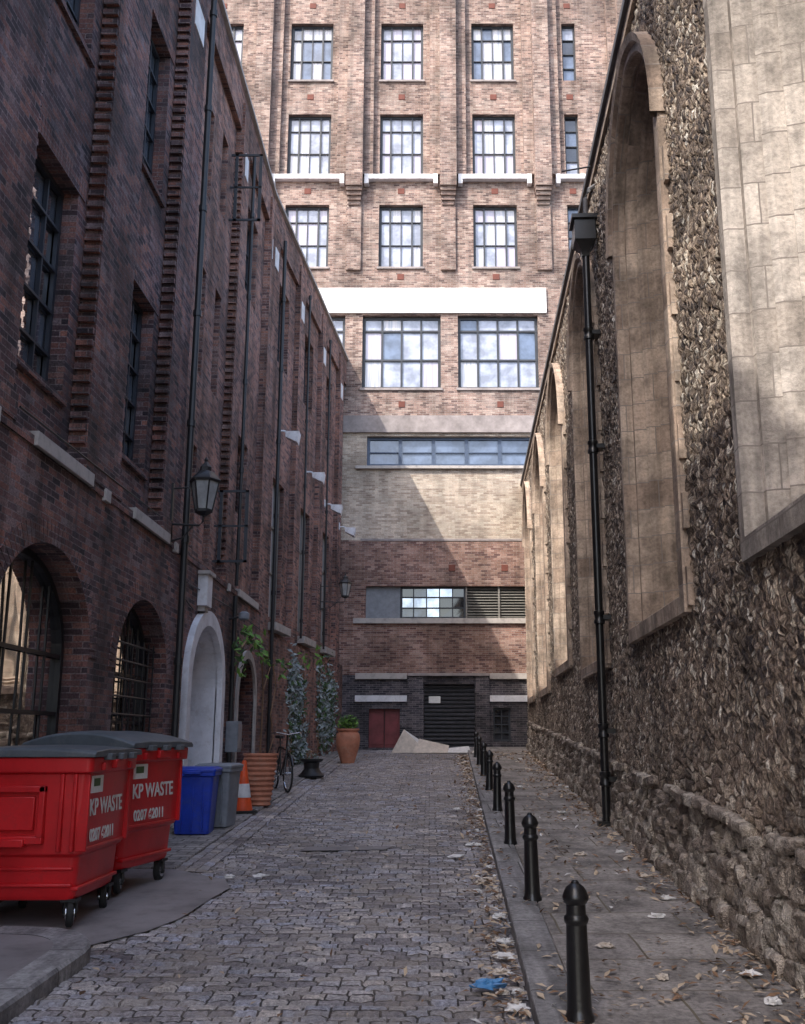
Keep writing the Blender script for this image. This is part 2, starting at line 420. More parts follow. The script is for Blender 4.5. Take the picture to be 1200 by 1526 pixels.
for k in range(n-1):
    o0,o1,i0,i1=out[k],out[k+1],inner[k],inner[k+1]
    zt=.11
    b.face([(o0[0],o0[1],gz(o0[1])-.1),(o1[0],o1[1],gz(o1[1])-.1),(o1[0],o1[1],gz(o1[1])+zt-.02),(o0[0],o0[1],gz(o0[1])+zt-.02)],'kerb')
    s1=lambda p,q:(p[0]+(q[0]-p[0])*.08,p[1]+(q[1]-p[1])*.08)
    a0,a1=s1(o0,i0),s1(o1,i1)
    b.face([(o0[0],o0[1],gz(o0[1])+zt-.02),(o1[0],o1[1],gz(o1[1])+zt-.02),(a1[0],a1[1],gz(a1[1])+zt),(a0[0],a0[1],gz(a0[1])+zt)],'kerb')
    b.face([(a0[0],a0[1],gz(a0[1])+zt),(a1[0],a1[1],gz(a1[1])+zt),(i1[0],i1[1],gz(i1[1])+zt),(i0[0],i0[1],gz(i0[1])+zt)],'kerb')
b.face([(x,y,gz(y)+.107) for x,y in inner],'tarmac')
b.make('pavement_corner')
b=B()
pp=[(-3.7,7.7),(-2.45,7.7),(-2.15,8.15),(-2.0,8.6),(-1.93,9.3),(-1.85,9.9),(-1.98,10.3),(-2.3,10.6),(-2.62,10.9),(-3.7,10.9)]
b.face([(x,y,gz(y)+.018) for x,y in pp],'tarmac')
b.make('tarmac_patch')
b=B(); b.face([(x,y,gz(y)+.012) for x,y in [(-1.5,12.15),(-.5,12.25),(-.45,12.5),(-1.45,12.45)]],'tarmac'); b.make('tarmac_repair')

# ================================================================ LEFT BUILDING
LB=empty('brick_building')
w=B(); fr=B(); gl=B(); tr=B()
holes=[arch(9.72,1.27,-.3,.85,1.0),arch(13.1,1.17,-.3,.80,.95),arch(16.6,1.15,gz(16.6)+.02,.85,.95,pointed=False),arch(20.55,.95,gz(20.5)+.03,.75,.82)]
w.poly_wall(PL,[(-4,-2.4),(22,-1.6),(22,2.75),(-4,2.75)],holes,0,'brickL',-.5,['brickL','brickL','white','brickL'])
for (cu,hw,v0,vs,ri) in ((9.72,1.27,-.3,.85,1.0),(13.1,1.17,-.3,.80,.95)):
    N=5; 
    for k in range(N):
        ua=cu-hw+2*hw*k/N; ub=cu-hw+2*hw*(k+1)/N
        ff=lambda u:vs+ri*math.sqrt(max(0,1-((u-cu)/hw)**2))
        for z0,z1 in ((v0,.25),(.25,.83)):
            t=R(-.02,.02); gl.face([PL(ua,z0,-.32+t),PL(ub,z0,-.32-t),PL(ub,z1,-.32-t),PL(ua,z1,-.32+t)],'g_mir')
        top=[(ua+(ub-ua)*j/5) for j in range(6)]
        gl.face([PL(ua,.83,-.32+t),PL(ub,.83,-.32-t)]+[PL(u,ff(u),-.32) for u in reversed(top)],'g_mir')
    o=arch(cu,hw-.02,v0+.02,vs,ri-.02); i_=arch(cu,hw-.09,v0+.09,vs,ri-.09)
    fr.loft([[PL(p[0],p[1],-.26) for p in o],[PL(p[0],p[1],-.26) for p in i_]],'iron',cap=(False,False))
    fr.loft([[PL(p[0],p[1],-.26) for p in i_],[PL(p[0],p[1],-.32) for p in i_]],'iron',cap=(False,False))
    for k in range(1,5):
        u=cu-hw+2*hw*k/5; x=(u-cu)/hw; top=vs+ri*math.sqrt(1-x*x)-.04
        fr.box(PL,u-.014,u+.014,v0,top,-.295,-.275,'iron')
    fr.box(PL,cu-hw+.03,cu+hw-.03,vs-.02,vs+.02,-.297,-.27,'iron')
    fr.box(PL,cu-hw+.03,cu+hw-.03,vs-.62,vs-.58,-.297,-.27,'iron')
    tr.box(PL,cu-hw-.05,cu+hw+.05,v0-.12,v0,-.45,.06,'stonesill')
for k in range(7):
    z=-.15+k*.22; fr.tube([PL(12.05,z,-.14),PL(14.15,z,-.14)],.014,'iron',6)
for k in range(9):
    u=12.1+k*.25; fr.tube([PL(u,-.25,-.14),PL(u,1.25,-.14)],.011,'iron',6)
for (cu,hw,vs,ri) in ((9.72,1.27,.85,1.0),(13.1,1.17,.80,.95)):
    N=44
    for k in range(N):
        a0=math.pi*(k+.08)/N; a1=math.pi*(k+.92)/N
        q=[(cu+(hw+r)*math.cos(a),vs+(ri+r)*math.sin(a)) for r,a in ((0.0,a0),(.24,a0),(.24,a1),(0.0,a1))]
        w.loft([[PL(p[0],p[1],-.03) for p in q],[PL(p[0],p[1],.012) for p in q]],'brickL',cap=(False,True))
def ring(bd,P,cu,hw,v0,vs,ri,t,w0,w1,m):
    o=arch(cu,hw+t,v0,vs,ri+t); i_=arch(cu,hw,v0,vs,ri)
    o2=[P(p[0],p[1],w1) for p in o]; i2=[P(p[0],p[1],w1) for p in i_]
    n=len(o)
    for k in range(1,n):
        a,b2=k,(k+1)%n
        bd.face([o2[a],o2[b2],i2[b2],i2[a]],m)
        bd.face([o2[a],o2[b2],P(*o[b2],w0),P(*o[a],w0)],m)
        bd.face([i2[a],i2[b2],P(*i_[b2],w0),P(*i_[a],w0)],m)
ring(tr,PL,16.6,1.15,gz(16.6),.85,.95,.24,-.02,.10,'white')
ring(tr,PL,20.55,.95,gz(20.5),.75,.82,.16,-.02,.05,'stonesill')
a=arch(16.6,1.15,gz(16.6),.85,.95); tr.face([PL(p[0],p[1],-.48) for p in a],'white')
for u0,u1 in ((15.6,16.55),(16.65,17.6)):
    for v0,v1 in ((-.8,.0),(.1,.8)): tr.box(PL,u0+.1,u1-.1,v0,v1,-.49,-.45,'white')
tr.box(PL,16.59,16.61,-1,1.7,-.49,-.44,'concrete')
a=arch(20.55,.95,gz(20.5),.75,.82); tr.face([PL(p[0],p[1],-.32) for p in a],'brown')
for u0,u1 in ((19.7,20.5),(20.6,21.4)):
    for v0,v1 in ((-.6,.0),(.1,.7)): tr.box(PL,u0+.08,u1-.08,v0,v1,-.33,-.29,'brown')
tr.box(PL,15.95,16.3,2.06,2.56,0,.16,'white'); tr.box(PL,15.9,16.35,2.56,2.62,-.0,.2,'stonesill'); tr.box(PL,16.0,16.25,1.98,2.055,0,.12,'stonesill')
H=12.8
upper=[]
for u0,u1 in ((5.8,7.05),(8.9,10.15),(12.05,13.3)):
    for v0,v1 in ((3.5,5.9),(7.6,10.0)): upper.append((u0,u1,v0,v1))
nar=[(15.6,16.1,9.2,10.9),(15.6,16.1,5.95,7.85),(15.6,16.1,3.0,4.7),(16.85,17.35,9.5,11.1),(16.85,17.35,6.0,7.95),(16.85,17.35,2.95,3.9)]
b5=[(19.4,20.75,9.2,11.1),(19.4,20.6,4.4,6.0)]
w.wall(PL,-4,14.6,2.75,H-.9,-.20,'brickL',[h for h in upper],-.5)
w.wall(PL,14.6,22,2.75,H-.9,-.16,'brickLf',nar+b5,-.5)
for h in upper:
    window(fr,gl,PL,h[0],h[1],h[2],h[3],-.42,3,5,['g_refl','g_refl','g_mir','g_refl','g_dark'],rowpos=[0,.2,.4,.6,.8,1],bar=.03)
    tr.box(PL,h[0]-.04,h[1]+.04,h[2]-.07,h[2],-.45,-.15,'brickL')
    k=h[0]-.2
    while k<h[1]+.15:
        w.box(PL,k,k+.066,h[3]+.002,h[3]+.225,-.21,-.186,'brickL'); k+=.075
for h in nar+b5[:1]:
    window(fr,gl,PL,h[0],h[1],h[2],h[3],-.40,2 if h[1]-h[0]>1 else 1,3,['g_refl','g_dark','g_blue'])
for k in range(12):
    z=4.45+k*.13; fr.face([PL(19.42,z,-.30),PL(20.58,z,-.30),PL(20.58,z+.09,-.40),PL(19.42,z+.09,-.40)],'louvre')
gl.face([PL(19.4,4.4,-.45),PL(20.6,4.4,-.45),PL(20.6,6,-.45),PL(19.4,6,-.45)],'frameblk')
def teeth(bd,P,u,du,v0,v1,mat):
    z=v0
    while z<v1-.1:
        bd.box(P,min(u,u+du),max(u,u+du),z,z+.07+R(-.006,.006),-.19,-.012,mat); z+=.14
for u0,u1,mat in ((1.5,2.6,'brickL'),(4.3,5.4,'brickL'),(7.35,8.5,'brickL'),(10.45,11.65,'brickL'),(13.6,14.58,'brickL'),(18.0,18.7,'brickLf'),(21.6,21.99,'brickLf')):
    w.box(PL,u0,u1,2.752,H-.3,-.3,0,mat)
    w.box(PL,u0-.05,u1+.05,2.752,3.02,-.3,.03,mat)
    if 7<u0<19:
        teeth(w,PL,u1,.055,3.1,11.6,mat); teeth(w,PL,u0,-.055,3.1,11.6,mat)
    if u0>13: tr.box(PL,u0+.2,u1-.2,H-1.8,H-1.3,-.1,.015,'white')
w.box(PL,-4,14.6,H-.9,H,-.6,-.05,'brickL'); w.box(PL,14.6,22,H-.9,H,-.6,-.05,'brickLf')
tr.box(PL,-4,22,H,H+.08,-.65,.02,'stonesill')
w.box(PL,-4,22,2.66,2.752,-.22,.02,'brickL')
for a_,c_ in ((3.0,4.1),(5.9,7.3),(9.0,10.6),(12.2,13.9),(19.2,21.4)):
    tr.box(PL,a_,c_,2.66,2.80,-.1,.06,'stonesill')
for a_ in (11.15,8.1,14.35,18.3): tr.box(PL,a_-.09,a_+.09,2.62,2.76,-.1,.05,'stonesill')
for u,z0,z1 in ((17.36,9.55,10.95),(17.36,3.0,4.3)):
    for q in ((0,.5,z0,z0+.04),(0,.5,z1-.04,z1),(0.46,.5,z0,z1),(0,.04,z0,z1),(0,.5,(z0+z1)/2-.015,(z0+z1)/2+.015)):
        fr.box(PL,u,u+.03,q[2],q[3],q[0]-.1,q[1],'frameblk') if q[1]-q[0]>.1 else fr.box(PL,u,u+.03,q[2],q[3],q[0]-.02,q[1],'frameblk')
Hf=H
fh=[];lowh=[]
for c in (23.75,27.0,30.1):
    fh.append((c-.65,c+.65,9.05,11.1)); lowh.append((c-.5,c+.75,2.75,6.1))
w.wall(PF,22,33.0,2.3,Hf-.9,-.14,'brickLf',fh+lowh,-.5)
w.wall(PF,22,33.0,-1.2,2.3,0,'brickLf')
for h in fh: window(fr,gl,PF,*h,-.42,2,3,['g_dark','g_blue'])
for h in lowh:
    gl.face([PF(h[0],h[2],-.3),PF(h[1],h[2],-.3),PF(h[1],h[3],-.3),PF(h[0],h[3],-.3)],'blind')
    for k in range(4):
        u=h[0]+(h[1]-h[0])*k/3; fr.box(PF,u-.02,u+.02,h[2],h[3],-.3,-.25,'louvre')
    for k in range(4):
        v=h[2]+(h[3]-h[2])*k/3; fr.box(PF,h[0],h[1],v-.02,v+.02,-.3,-.26,'louvre')
    tr.box(PF,h[0]-.15,h[1]+.2,2.42,2.60,-.1,.10,'stonesill')
for u0 in (22.01,25.1,28.35,31.5):
    w.box(PF,u0,u0+.7,2.302,Hf-.3,-.2,0,'brickLf')
    tr.box(PF,u0+.15,u0+.5,Hf-1.8,Hf-1.3,-.1,.015,'white')
w.box(PF,22,33.0,Hf-.9,Hf,-.6,-.05,'brickLf'); tr.box(PF,22,33.0,Hf,Hf+.08,-.65,.02,'stonesill')
w.box(PL,1,9,H+.08,19.5,-5,-.6,'brickL')  # added upper block out of view, there to shade the near church wall
w.box(PL,-4,22,-2.4,H-.05,-9,-.62,'brickL'); w.box(PF,22.0,32.98,-2.4,H-.05,-9,-.62,'brickL')
w.make('walls',LB); fr.make('window_frames',LB); gl.make('window_glass',LB); tr.make('stone_trim',LB,bevel=.012)
pp=B()
for P,u,zt,zb,r_ in ((PL,14.68,12.3,gz(14.7),.05),(PL,18.8,11.8,2.8,.035),(PF,22.85,12,gz(22.9),.045),(PF,26.0,12,2.5,.03),(PF,29.2,12,2.5,.03),(PL,7.2,12,2.8,.05),(PL,18.75,2.6,gz(18.7),.045)):
    pp.tube([P(u,zb,.07),P(u,zt,.07)],r_,'iron',10)
    z=zb+.4
    while z<zt: pp.tube([P(u,z,.07),P(u,z+.1,.07)],r_+.015,'iron',10); z+=1.8
pp.tube([PL(14.9,5.2,.02),PL(14.9,3.0,.03),PL(14.75,2.2,.03),PL(15.0,2.05,.03),PL(15.6,1.95,.03)],.012,'iron',6)
pp.tube([PL(8.6,2.9,.03),PL(13.4,2.95,.03)],.010,'iron',6)
pp.tube([PL(15.1,2.3,.03),PL(18.5,2.35,.03),PL(21.9,2.3,.03)],.010,'iron',6)
pp.make('rain_pipes',LB,smooth=True)

# ================================================================ BACK BUILDING
BB=empty('office_building')
w=B(); fr=B(); gl=B(); tr=B()
colc=(-11.15,-7.78,-4.4,-1.02,2.37); hw=.79
hup=[]
for zc in ((23.86,26.3),(19.98,22.45),(16.33,18.77),(27.6,30.1)):
    for c in colc: hup.append((c-hw,c+hw,*zc))
    hup.append((4.97,5.48,*zc)); hup.append((8.0,9.5,*zc))
big=[(-5.75,-2.95,11.8,14.5),(-2.34,.40,11.8,14.5),(1.0,3.81,11.8,14.5)]
w.wall(PB,-13,13,10.8,33,0,'brickB',hup+big,-.32)
strip1=[(-2.13,3.54,9.02,10.07)]; strip2=[(-2.1,3.35,3.84,4.9)]
w.wall(PB,-13,13,8.9,10.8,0,'brickC',strip1,-.25); w.wall(PB,-13,13,6.44,8.9,0,'brickC')
w.wall(PB,-13,13,2.0,6.44,0,'brickR',strip2,-.25)
w.wall(PB,-13,13,-1.5,2.0,0,'brickK',[(-.17,1.47,-.3,1.8),(-1.95,-.95,-.3,.92),(2.05,2.62,-.1,.95)],-.3)
for h in hup:
    if h[1]-h[0]<1: 
        window(fr,gl,PB,*h,-.22,1,4,['g_dark','g_blue','g_sky']); continue
    ps=random.choice((['g_sky','g_cur'],['g_lil','g_sky'],['g_cur','g_blue'],['g_sky','g_lil','g_cur']))
    window(fr,gl,PB,*h,-.22,4,3,ps,rowpos=[0,.38,.75,1],outer=.09,bar=.03)
    for k in (1,3):
        u=h[0]+(h[1]-h[0])*k/4
        fr.box(PB,u-.03,u+.03,h[2],h[3],-.2,-.145,'frameblk')
    tr.box(PB,h[0]-.06,h[1]+.06,h[2]-.08,h[2],-.25,.07,'concrete')
for h in big:
    window(fr,gl,PB,*h,-.22,4,3,['g_sky','g_cur','g_lil','g_sky','g_blue'],rowpos=[0,.4,.8,1],outer=.1,bar=.07)
    tr.box(PB,h[0]-.06,h[1]+.06,h[2]-.09,h[2],-.25,.06,'concrete')
window(fr,gl,PB,-2.13,3.54,9.02,10.07,-.2,5,1,['g_blue','g_sky','g_blue'],fm='frameblue',bar=.12,outer=.1)
for k in range(5):
    u=-2.13+5.67*k/5; fr.box(PB,u+.08,u+1.08,9.5,9.54,-.18,-.14,'frameblue')
window(fr,gl,PB,-.95,1.2,3.84,4.9,-.2,5,3,['g_dark','g_blue','g_dark','g_refl'],fm='frameblk')
tr.box(PB,-2.1,-.96,3.84,4.9,-.22,-.16,'greybin')
for k in range(11):
    z=3.88+k*.092
    for a_,c_ in ((1.25,2.27),(2.33,3.33)): fr.face([PB(a_,z,-.1),PB(c_,z,-.1),PB(c_,z+.07,-.2),PB(a_,z+.07,-.2)],'louvre')
gl.face([PB(1.2,3.84,-.22),PB(3.35,3.84,-.22),PB(3.35,4.9,-.22),PB(1.2,4.9,-.22)],'frameblk')
fr.box(PB,2.27,2.33,3.84,4.9,-.2,-.06,'louvre'); fr.box(PB,1.2,1.25,3.84,4.9,-.2,-.06,'louvre')
tr.box(PB,-6.2,4.12,14.56,15.5,-.1,.09,'whiteband')
tr.box(PB,-13,3.9,10.18,10.78,-.1,.10,'concrete')
tr.box(PB,-2.5,3.8,8.9,9.0,-.1,.12,'stonesill')
tr.box(PB,-2.5,3.6,3.66,3.83,-.1,.10,'stonesill')
tr.box(PB,-2.3,3.6,6.42,6.50,-.05,.02,'concrete')
for x0,x1 in ((-2.4,-.72),(1.95,3.8)):
    tr.box(PB,x0,x1,1.86,2.05,-.1,.10,'stonesill'); tr.box(PB,x0,x1,1.14,1.34,-.1,.08,'white')
for x0,x1 in ((-.7,-.2),(1.5,1.93)): w.box(PB,x0,x1,-.6,1.95,-.1,.14,'brickK')
tr.box(PB,-.7,1.93,1.955,2.05,-.1,.2,'concrete')
w.box(PB,-.198,1.498,1.70,1.95,-.1,.06,'brickK')
for k in range(16):
    z=-.34+k*.128; tr.loft([[PB(x,z,-.19),PB(x,z+.02,-.13),PB(x,z+.075,-.12),PB(x,z+.105,-.19)] for x in (-.168,1.468)],'shutter')
gl.face([PB(-.17,-.4,-.21),PB(1.47,-.4,-.21),PB(1.47,1.8,-.21),PB(-.17,1.8,-.21)],'frameblk')
tr.box(PB,-.02,.36,1.1,1.32,-.115,-.10,'notice')
tr.box(PB,-1.95,-.95,-.35,.92,-.25,-.18,'reddoor')
for a_,c_ in ((-1.88,-1.48),(-1.42,-1.02)): tr.box(PB,a_,c_,-.2,.82,-.19,-.165,'reddoor')
tr.box(PB,-1.46,-1.44,-.35,.92,-.2,-.155,'iron')
window(fr,gl,PB,2.05,2.62,-.1,.95,-.2,2,4,['g_dark'])
for c in (-7.78,-4.4,-1.02,2.37,5.9):
    tr.box(PB,c-1.17,c+1.17,19.70,19.88,-.1,.22,'white')
    for s_ in (-1,1): tr.box(PB,c+s_*1.25-.078,c+s_*1.25+.078,19.5,19.88,-.1,.24,'white')
for c in (-9.45,-6.1,-2.7,.68,4.1,7.3):
    w.box(PB,c-.30,c+.30,19.3,33,-.1,.48,'brickB')
    w.box(PB,c-.66,c+.66,19.89,33,-.1,.20,'brickB')
    w.box(PB,c-.26,c+.26,16.2,19.3,-.1,.10,'brickB')
    for k in range(4): w.box(PB,c-.28+.02*k,c+.28-.02*k,19.3-.15*(k+1),19.3-.15*k-.002,-.1,.40-.08*k,'brickB')
for c in colc+(5.2,):
    for z in (15.85,19.2,23.05,26.95): tr.box(PB,c-.12,c+.12,z,z+.22,-.05,.02,'brickVent')
for c in (-.95,2.45): tr.box(PB,c-.11,c+.11,11.1,11.32,-.05,.02,'brickVent')
for c in (.75,2.5): tr.box(PB,c-.11,c+.11,5.4,5.62,-.05,.02,'brickVent')
w.box(PB,-13,13,-1.5,33,-12,-.6,'brickB')
w.make('walls',BB); fr.make('window_frames',BB); gl.make('window_glass',BB); tr.make('bands_and_doors',BB,bevel=.01)

# ================================================================ CHURCH
CH=empty('stone_church')
WZ=[(5.35,1.37,1.36,6.0),(10.33,1.37,1.25,6.0),(15.45,1.33,1.12,6.0),(20.4,1.37,1.45,6.0),(25.4,1.37,1.2,6.0),(30.4,1.3,1.2,6.0)]
def inside(u,v,e):
    for cu,h_,v0,vs in WZ:
        x=abs(u-cu)
        if x<h_+e and v0-e<v<vs+1.7+e:
            if v<=vs: return True
            Rr=(h_*h_+1.6*1.6)/(2*h_)+e; cx=-(Rr-e-h_)
            if (x-cx)**2+(v-vs)**2<Rr*Rr: return True
    return False
vs=[];fs=[]
us=ysteps(-4,33,lambda y:.4 if y<4 else .03+.005*(y-4))
zs=[-2.4+.04*k for k in range(int((8.32+2.4)/.04)+1)]
for i,u in enumerate(us):
    for j,z in enumerate(zs): vs.append(PR(u,z,0))
nz=len(zs)
for i in range(len(us)-1):
    uc=(us[i]+us[i+1])/2
    for j in range(nz-1):
        if inside(uc,(zs[j]+zs[j+1])/2,.08): continue
        a=i*nz+j; fs.append((a,a+1,a+nz+1,a+nz))
me=bpy.data.meshes.new('flint_wall'); me.from_pydata(vs,[],fs); me.materials.append(M['flint'])
me.uv_layers.new(name='UVMap')
uvals=[0.0]*(2*len(me.loops))
for l in me.loops:
    co=vs[l.vertex_index]; uvals[2*l.index]=co[1]; uvals[2*l.index+1]=co[2]
me.attributes['UVMap'].data.foreach_set('vector',uvals)
me.update(); me.shade_smooth()
add(bpy.data.objects.new('flint_wall',me),CH)
st=B(); gl=B(); fr=B()
for n_,(cu,h_,v0,vs_) in enumerate(WZ):
    def O(ins,w_,bot=None):
        return [PR(p[0],p[1],w_) for p in arch(cu,h_-ins,v0+(ins if bot is None else bot),vs_,1.6-ins*1.05,24,True)]
    m='stoneg' if n_==0 else 'stone'
    st.loft([O(-.17,-.15),O(-.17,.075),O(-.02,.085),O(0,.06),O(0,-.06),O(.05,-.065),O(.07,-.12),O(.08,-.22),O(.13,-.23),O(.16,-.19),O(.19,-.24),O(.20,-.36),O(.24,-.37),O(.26,-.34),O(.28,-.40),O(.36,-.72),O(.38,-.72),O(.38,-.78)],m,cap=(False,False))
    gl.face(O(.36,-.76),'g_dark')
    hood=[p for p in arch(cu,h_+.20,v0,vs_,1.82,24,True)][2:]
    st.loft([[PR(p[0],p[1],-.05) for p in hood],[PR(p[0],p[1],.15) for p in hood],[PR(cu+(p[0]-cu)*.95,vs_+(p[1]-vs_)*.95,.13) for p in hood],[PR(cu+(p[0]-cu)*.92,vs_+(p[1]-vs_)*.93,.05) for p in hood]],m,closed=False,cap=(False,False))
    z=v0-.12; k=0
    while z<vs_-.1:
        hh=R(.28,.42); e_=R(.01,.03) if k%2 else R(.04,.10)
        for sd in (-1,1):
            a_=cu+sd*(h_+.165); b_=a_+sd*e_
            st.box(PR,min(a_,b_),max(a_,b_),z,z+hh-.004,-.1,.055+R(-.004,.004),m)
        z+=hh; k+=1
    for k in (-.33,.33):
        st.box(PR,cu+k-.06,cu+k+.06,v0+.3,vs_+.6,-.77,-.62,m)
st.make('window_stonework',CH,smooth=True,angle=25); gl.make('window_glass',CH)
cp=B()
cp.box(PR,-4,33,8.32,8.42,-.8,.10,'lead'); cp.box(PR,-4,33,8.15,8.318,-.8,.05,'stone')
cp.box(PR,-4,33,-2.4,8.3,-8,-.85,'lead')
cp.face([PR(-4,8.4,-.8),PR(33,8.4,-.8),PR(33,11,-7),PR(-4,11,-7)],'lead')
cp.make('parapet_and_roof',CH)
rb=B(); mi=rb.mi('rubble')
def rock(c,sx,sy,sz,seed,noi=.05):
    n1,n2=12,20; i0=len(rb.v)
    def sp(a,e): return math.copysign(abs(a)**e,a)
    ex=R(.22,.4)
    tilt=R(-.12,.12); sk=R(-.25,.25)
    for i in range(n1+1):
        ph=-math.pi/2+math.pi*i/n1
        for j in range(n2):
            th=2*math.pi*j/n2
            x=sp(math.cos(ph),ex)*sp(math.cos(th),ex)*sx; y=sp(math.cos(ph),ex)*sp(math.sin(th),ex)*sy; z=sp(math.sin(ph),ex)*sz
            q=Vector((x*5+seed,y*5,z*5))
            d=noise.noise(q)*noi+noise.noise(q*2.7)*noi*.8+noise.noise(q*6)*noi*.5
            rb.v.append((c[0]+x+d,c[1]+y+sk*z+d*.6,c[2]+z+tilt*y+d*.5))
    for i in range(n1):
        for j in range(n2):
            a=i0+i*n2+j; b_=i0+i*n2+(j+1)%n2
            rb.f.append((a,b_,b_+n2,a+n2)); rb.m.append(mi)
for h0,h1,pr in ((-.05,.16,.13),(.14,.32,.10),(.30,.48,.08),(.46,.60,.07),(.58,.72,.05)):
    u=3.0
    while u<32:
        L=R(.12,.40); z=gz(u+L/2)+.1; jit=R(-.03,.03)
        p=PR(u+L/2,z+(h0+h1)/2+jit,pr/2-.05+R(-.03,.02))
        rock(p,.05+pr/2,L/2+.01,(h1-h0)/2+R(-.015,.03),R(0,99),.045); u+=L+.002
u=3.0
while u<32:
    L=R(.3,.8); z=gz(u+L/2)+.1
    if R(0,1)<.85: rock(PR(u+L/2,z+.78+R(-.012,.012),.005),.09+R(-.02,.02),L/2,.045,R(0,99),.035)
    u+=L
rb.make('plinth_stones',CH,smooth=True,angle=50)
b=B(); u=13.62
b.tube([PR(u,gz(u)+.1,.18),PR(u,7.0,.18)],.055,'black',12)
for z in (gz(u)+.6,1.5,3.9,5.6,-.0): 
    b.lathe([(.055,0),(.075,.01),(.075,.05),(.062,.07),(.062,.12),(.075,.14),(.075,.18),(.055,.19)],'black',PR(u,z,.18),14)
    b.box(PR,u-.11,u+.11,z+.06,z+.12,.03,.14,'black')
b.box(PR,u-.09,u+.09,gz(u)+.1,gz(u)+.16,.08,.3,'black')
q=lambda s_,z,o=0:[PR(u-s_,z,.18-s_*.8),PR(u+s_,z,.18-s_*.8),PR(u+s_,z,.18+s_),PR(u-s_,z,.18+s_)]
b.loft([q(.06,6.9),q(.08,7.0),q(.17,7.12),q(.17,7.42),q(.21,7.44),q(.21,7.5),q(.16,7.52),q(.16,7.4)],'black',cap=(True,False))
b.tube([PR(u,7.4,.16),PR(u,7.85,.16),PR(u,8.0,.1),PR(u,8.1,-.05)],.035,'lead',8)
b.tube([PR(u-.3,8.2,.1),PR(u-.1,8.25,.5)],.012,'iron',6)
b.make('drain_pipe',CH,smooth=True)

# ================================================================ BOLLARDS
b=B()
b.lathe([(.078,-.05),(.078,.02),(.070,.035),(.066,.06),(.056,.47),(.056,.475),(.064,.485),(.068,.50),(.064,.515),(.054,.525),(.053,.575),(.062,.585),(.070,.60),(.072,.615),(.066,.63),(.060,.645),(.048,.665),(.03,.678),(.022,.684),(.022,.69),(.012,.70)],'black',n=28)
first=b.make('street_bollard',smooth=True,angle=40)
ys_=[5.77,8.9,12.06,15.35,18.5,21.6,24.8,27.8]
for k,y in enumerate(ys_):
    ob=first if k==0 else add(bpy.data.objects.new('street_bollard',first.data))
    ob.location=(.672+.0213*y,y,gz(y)+.10); ob.rotation_euler=(R(-.015,.015),R(-.015,.015),R(0,6))

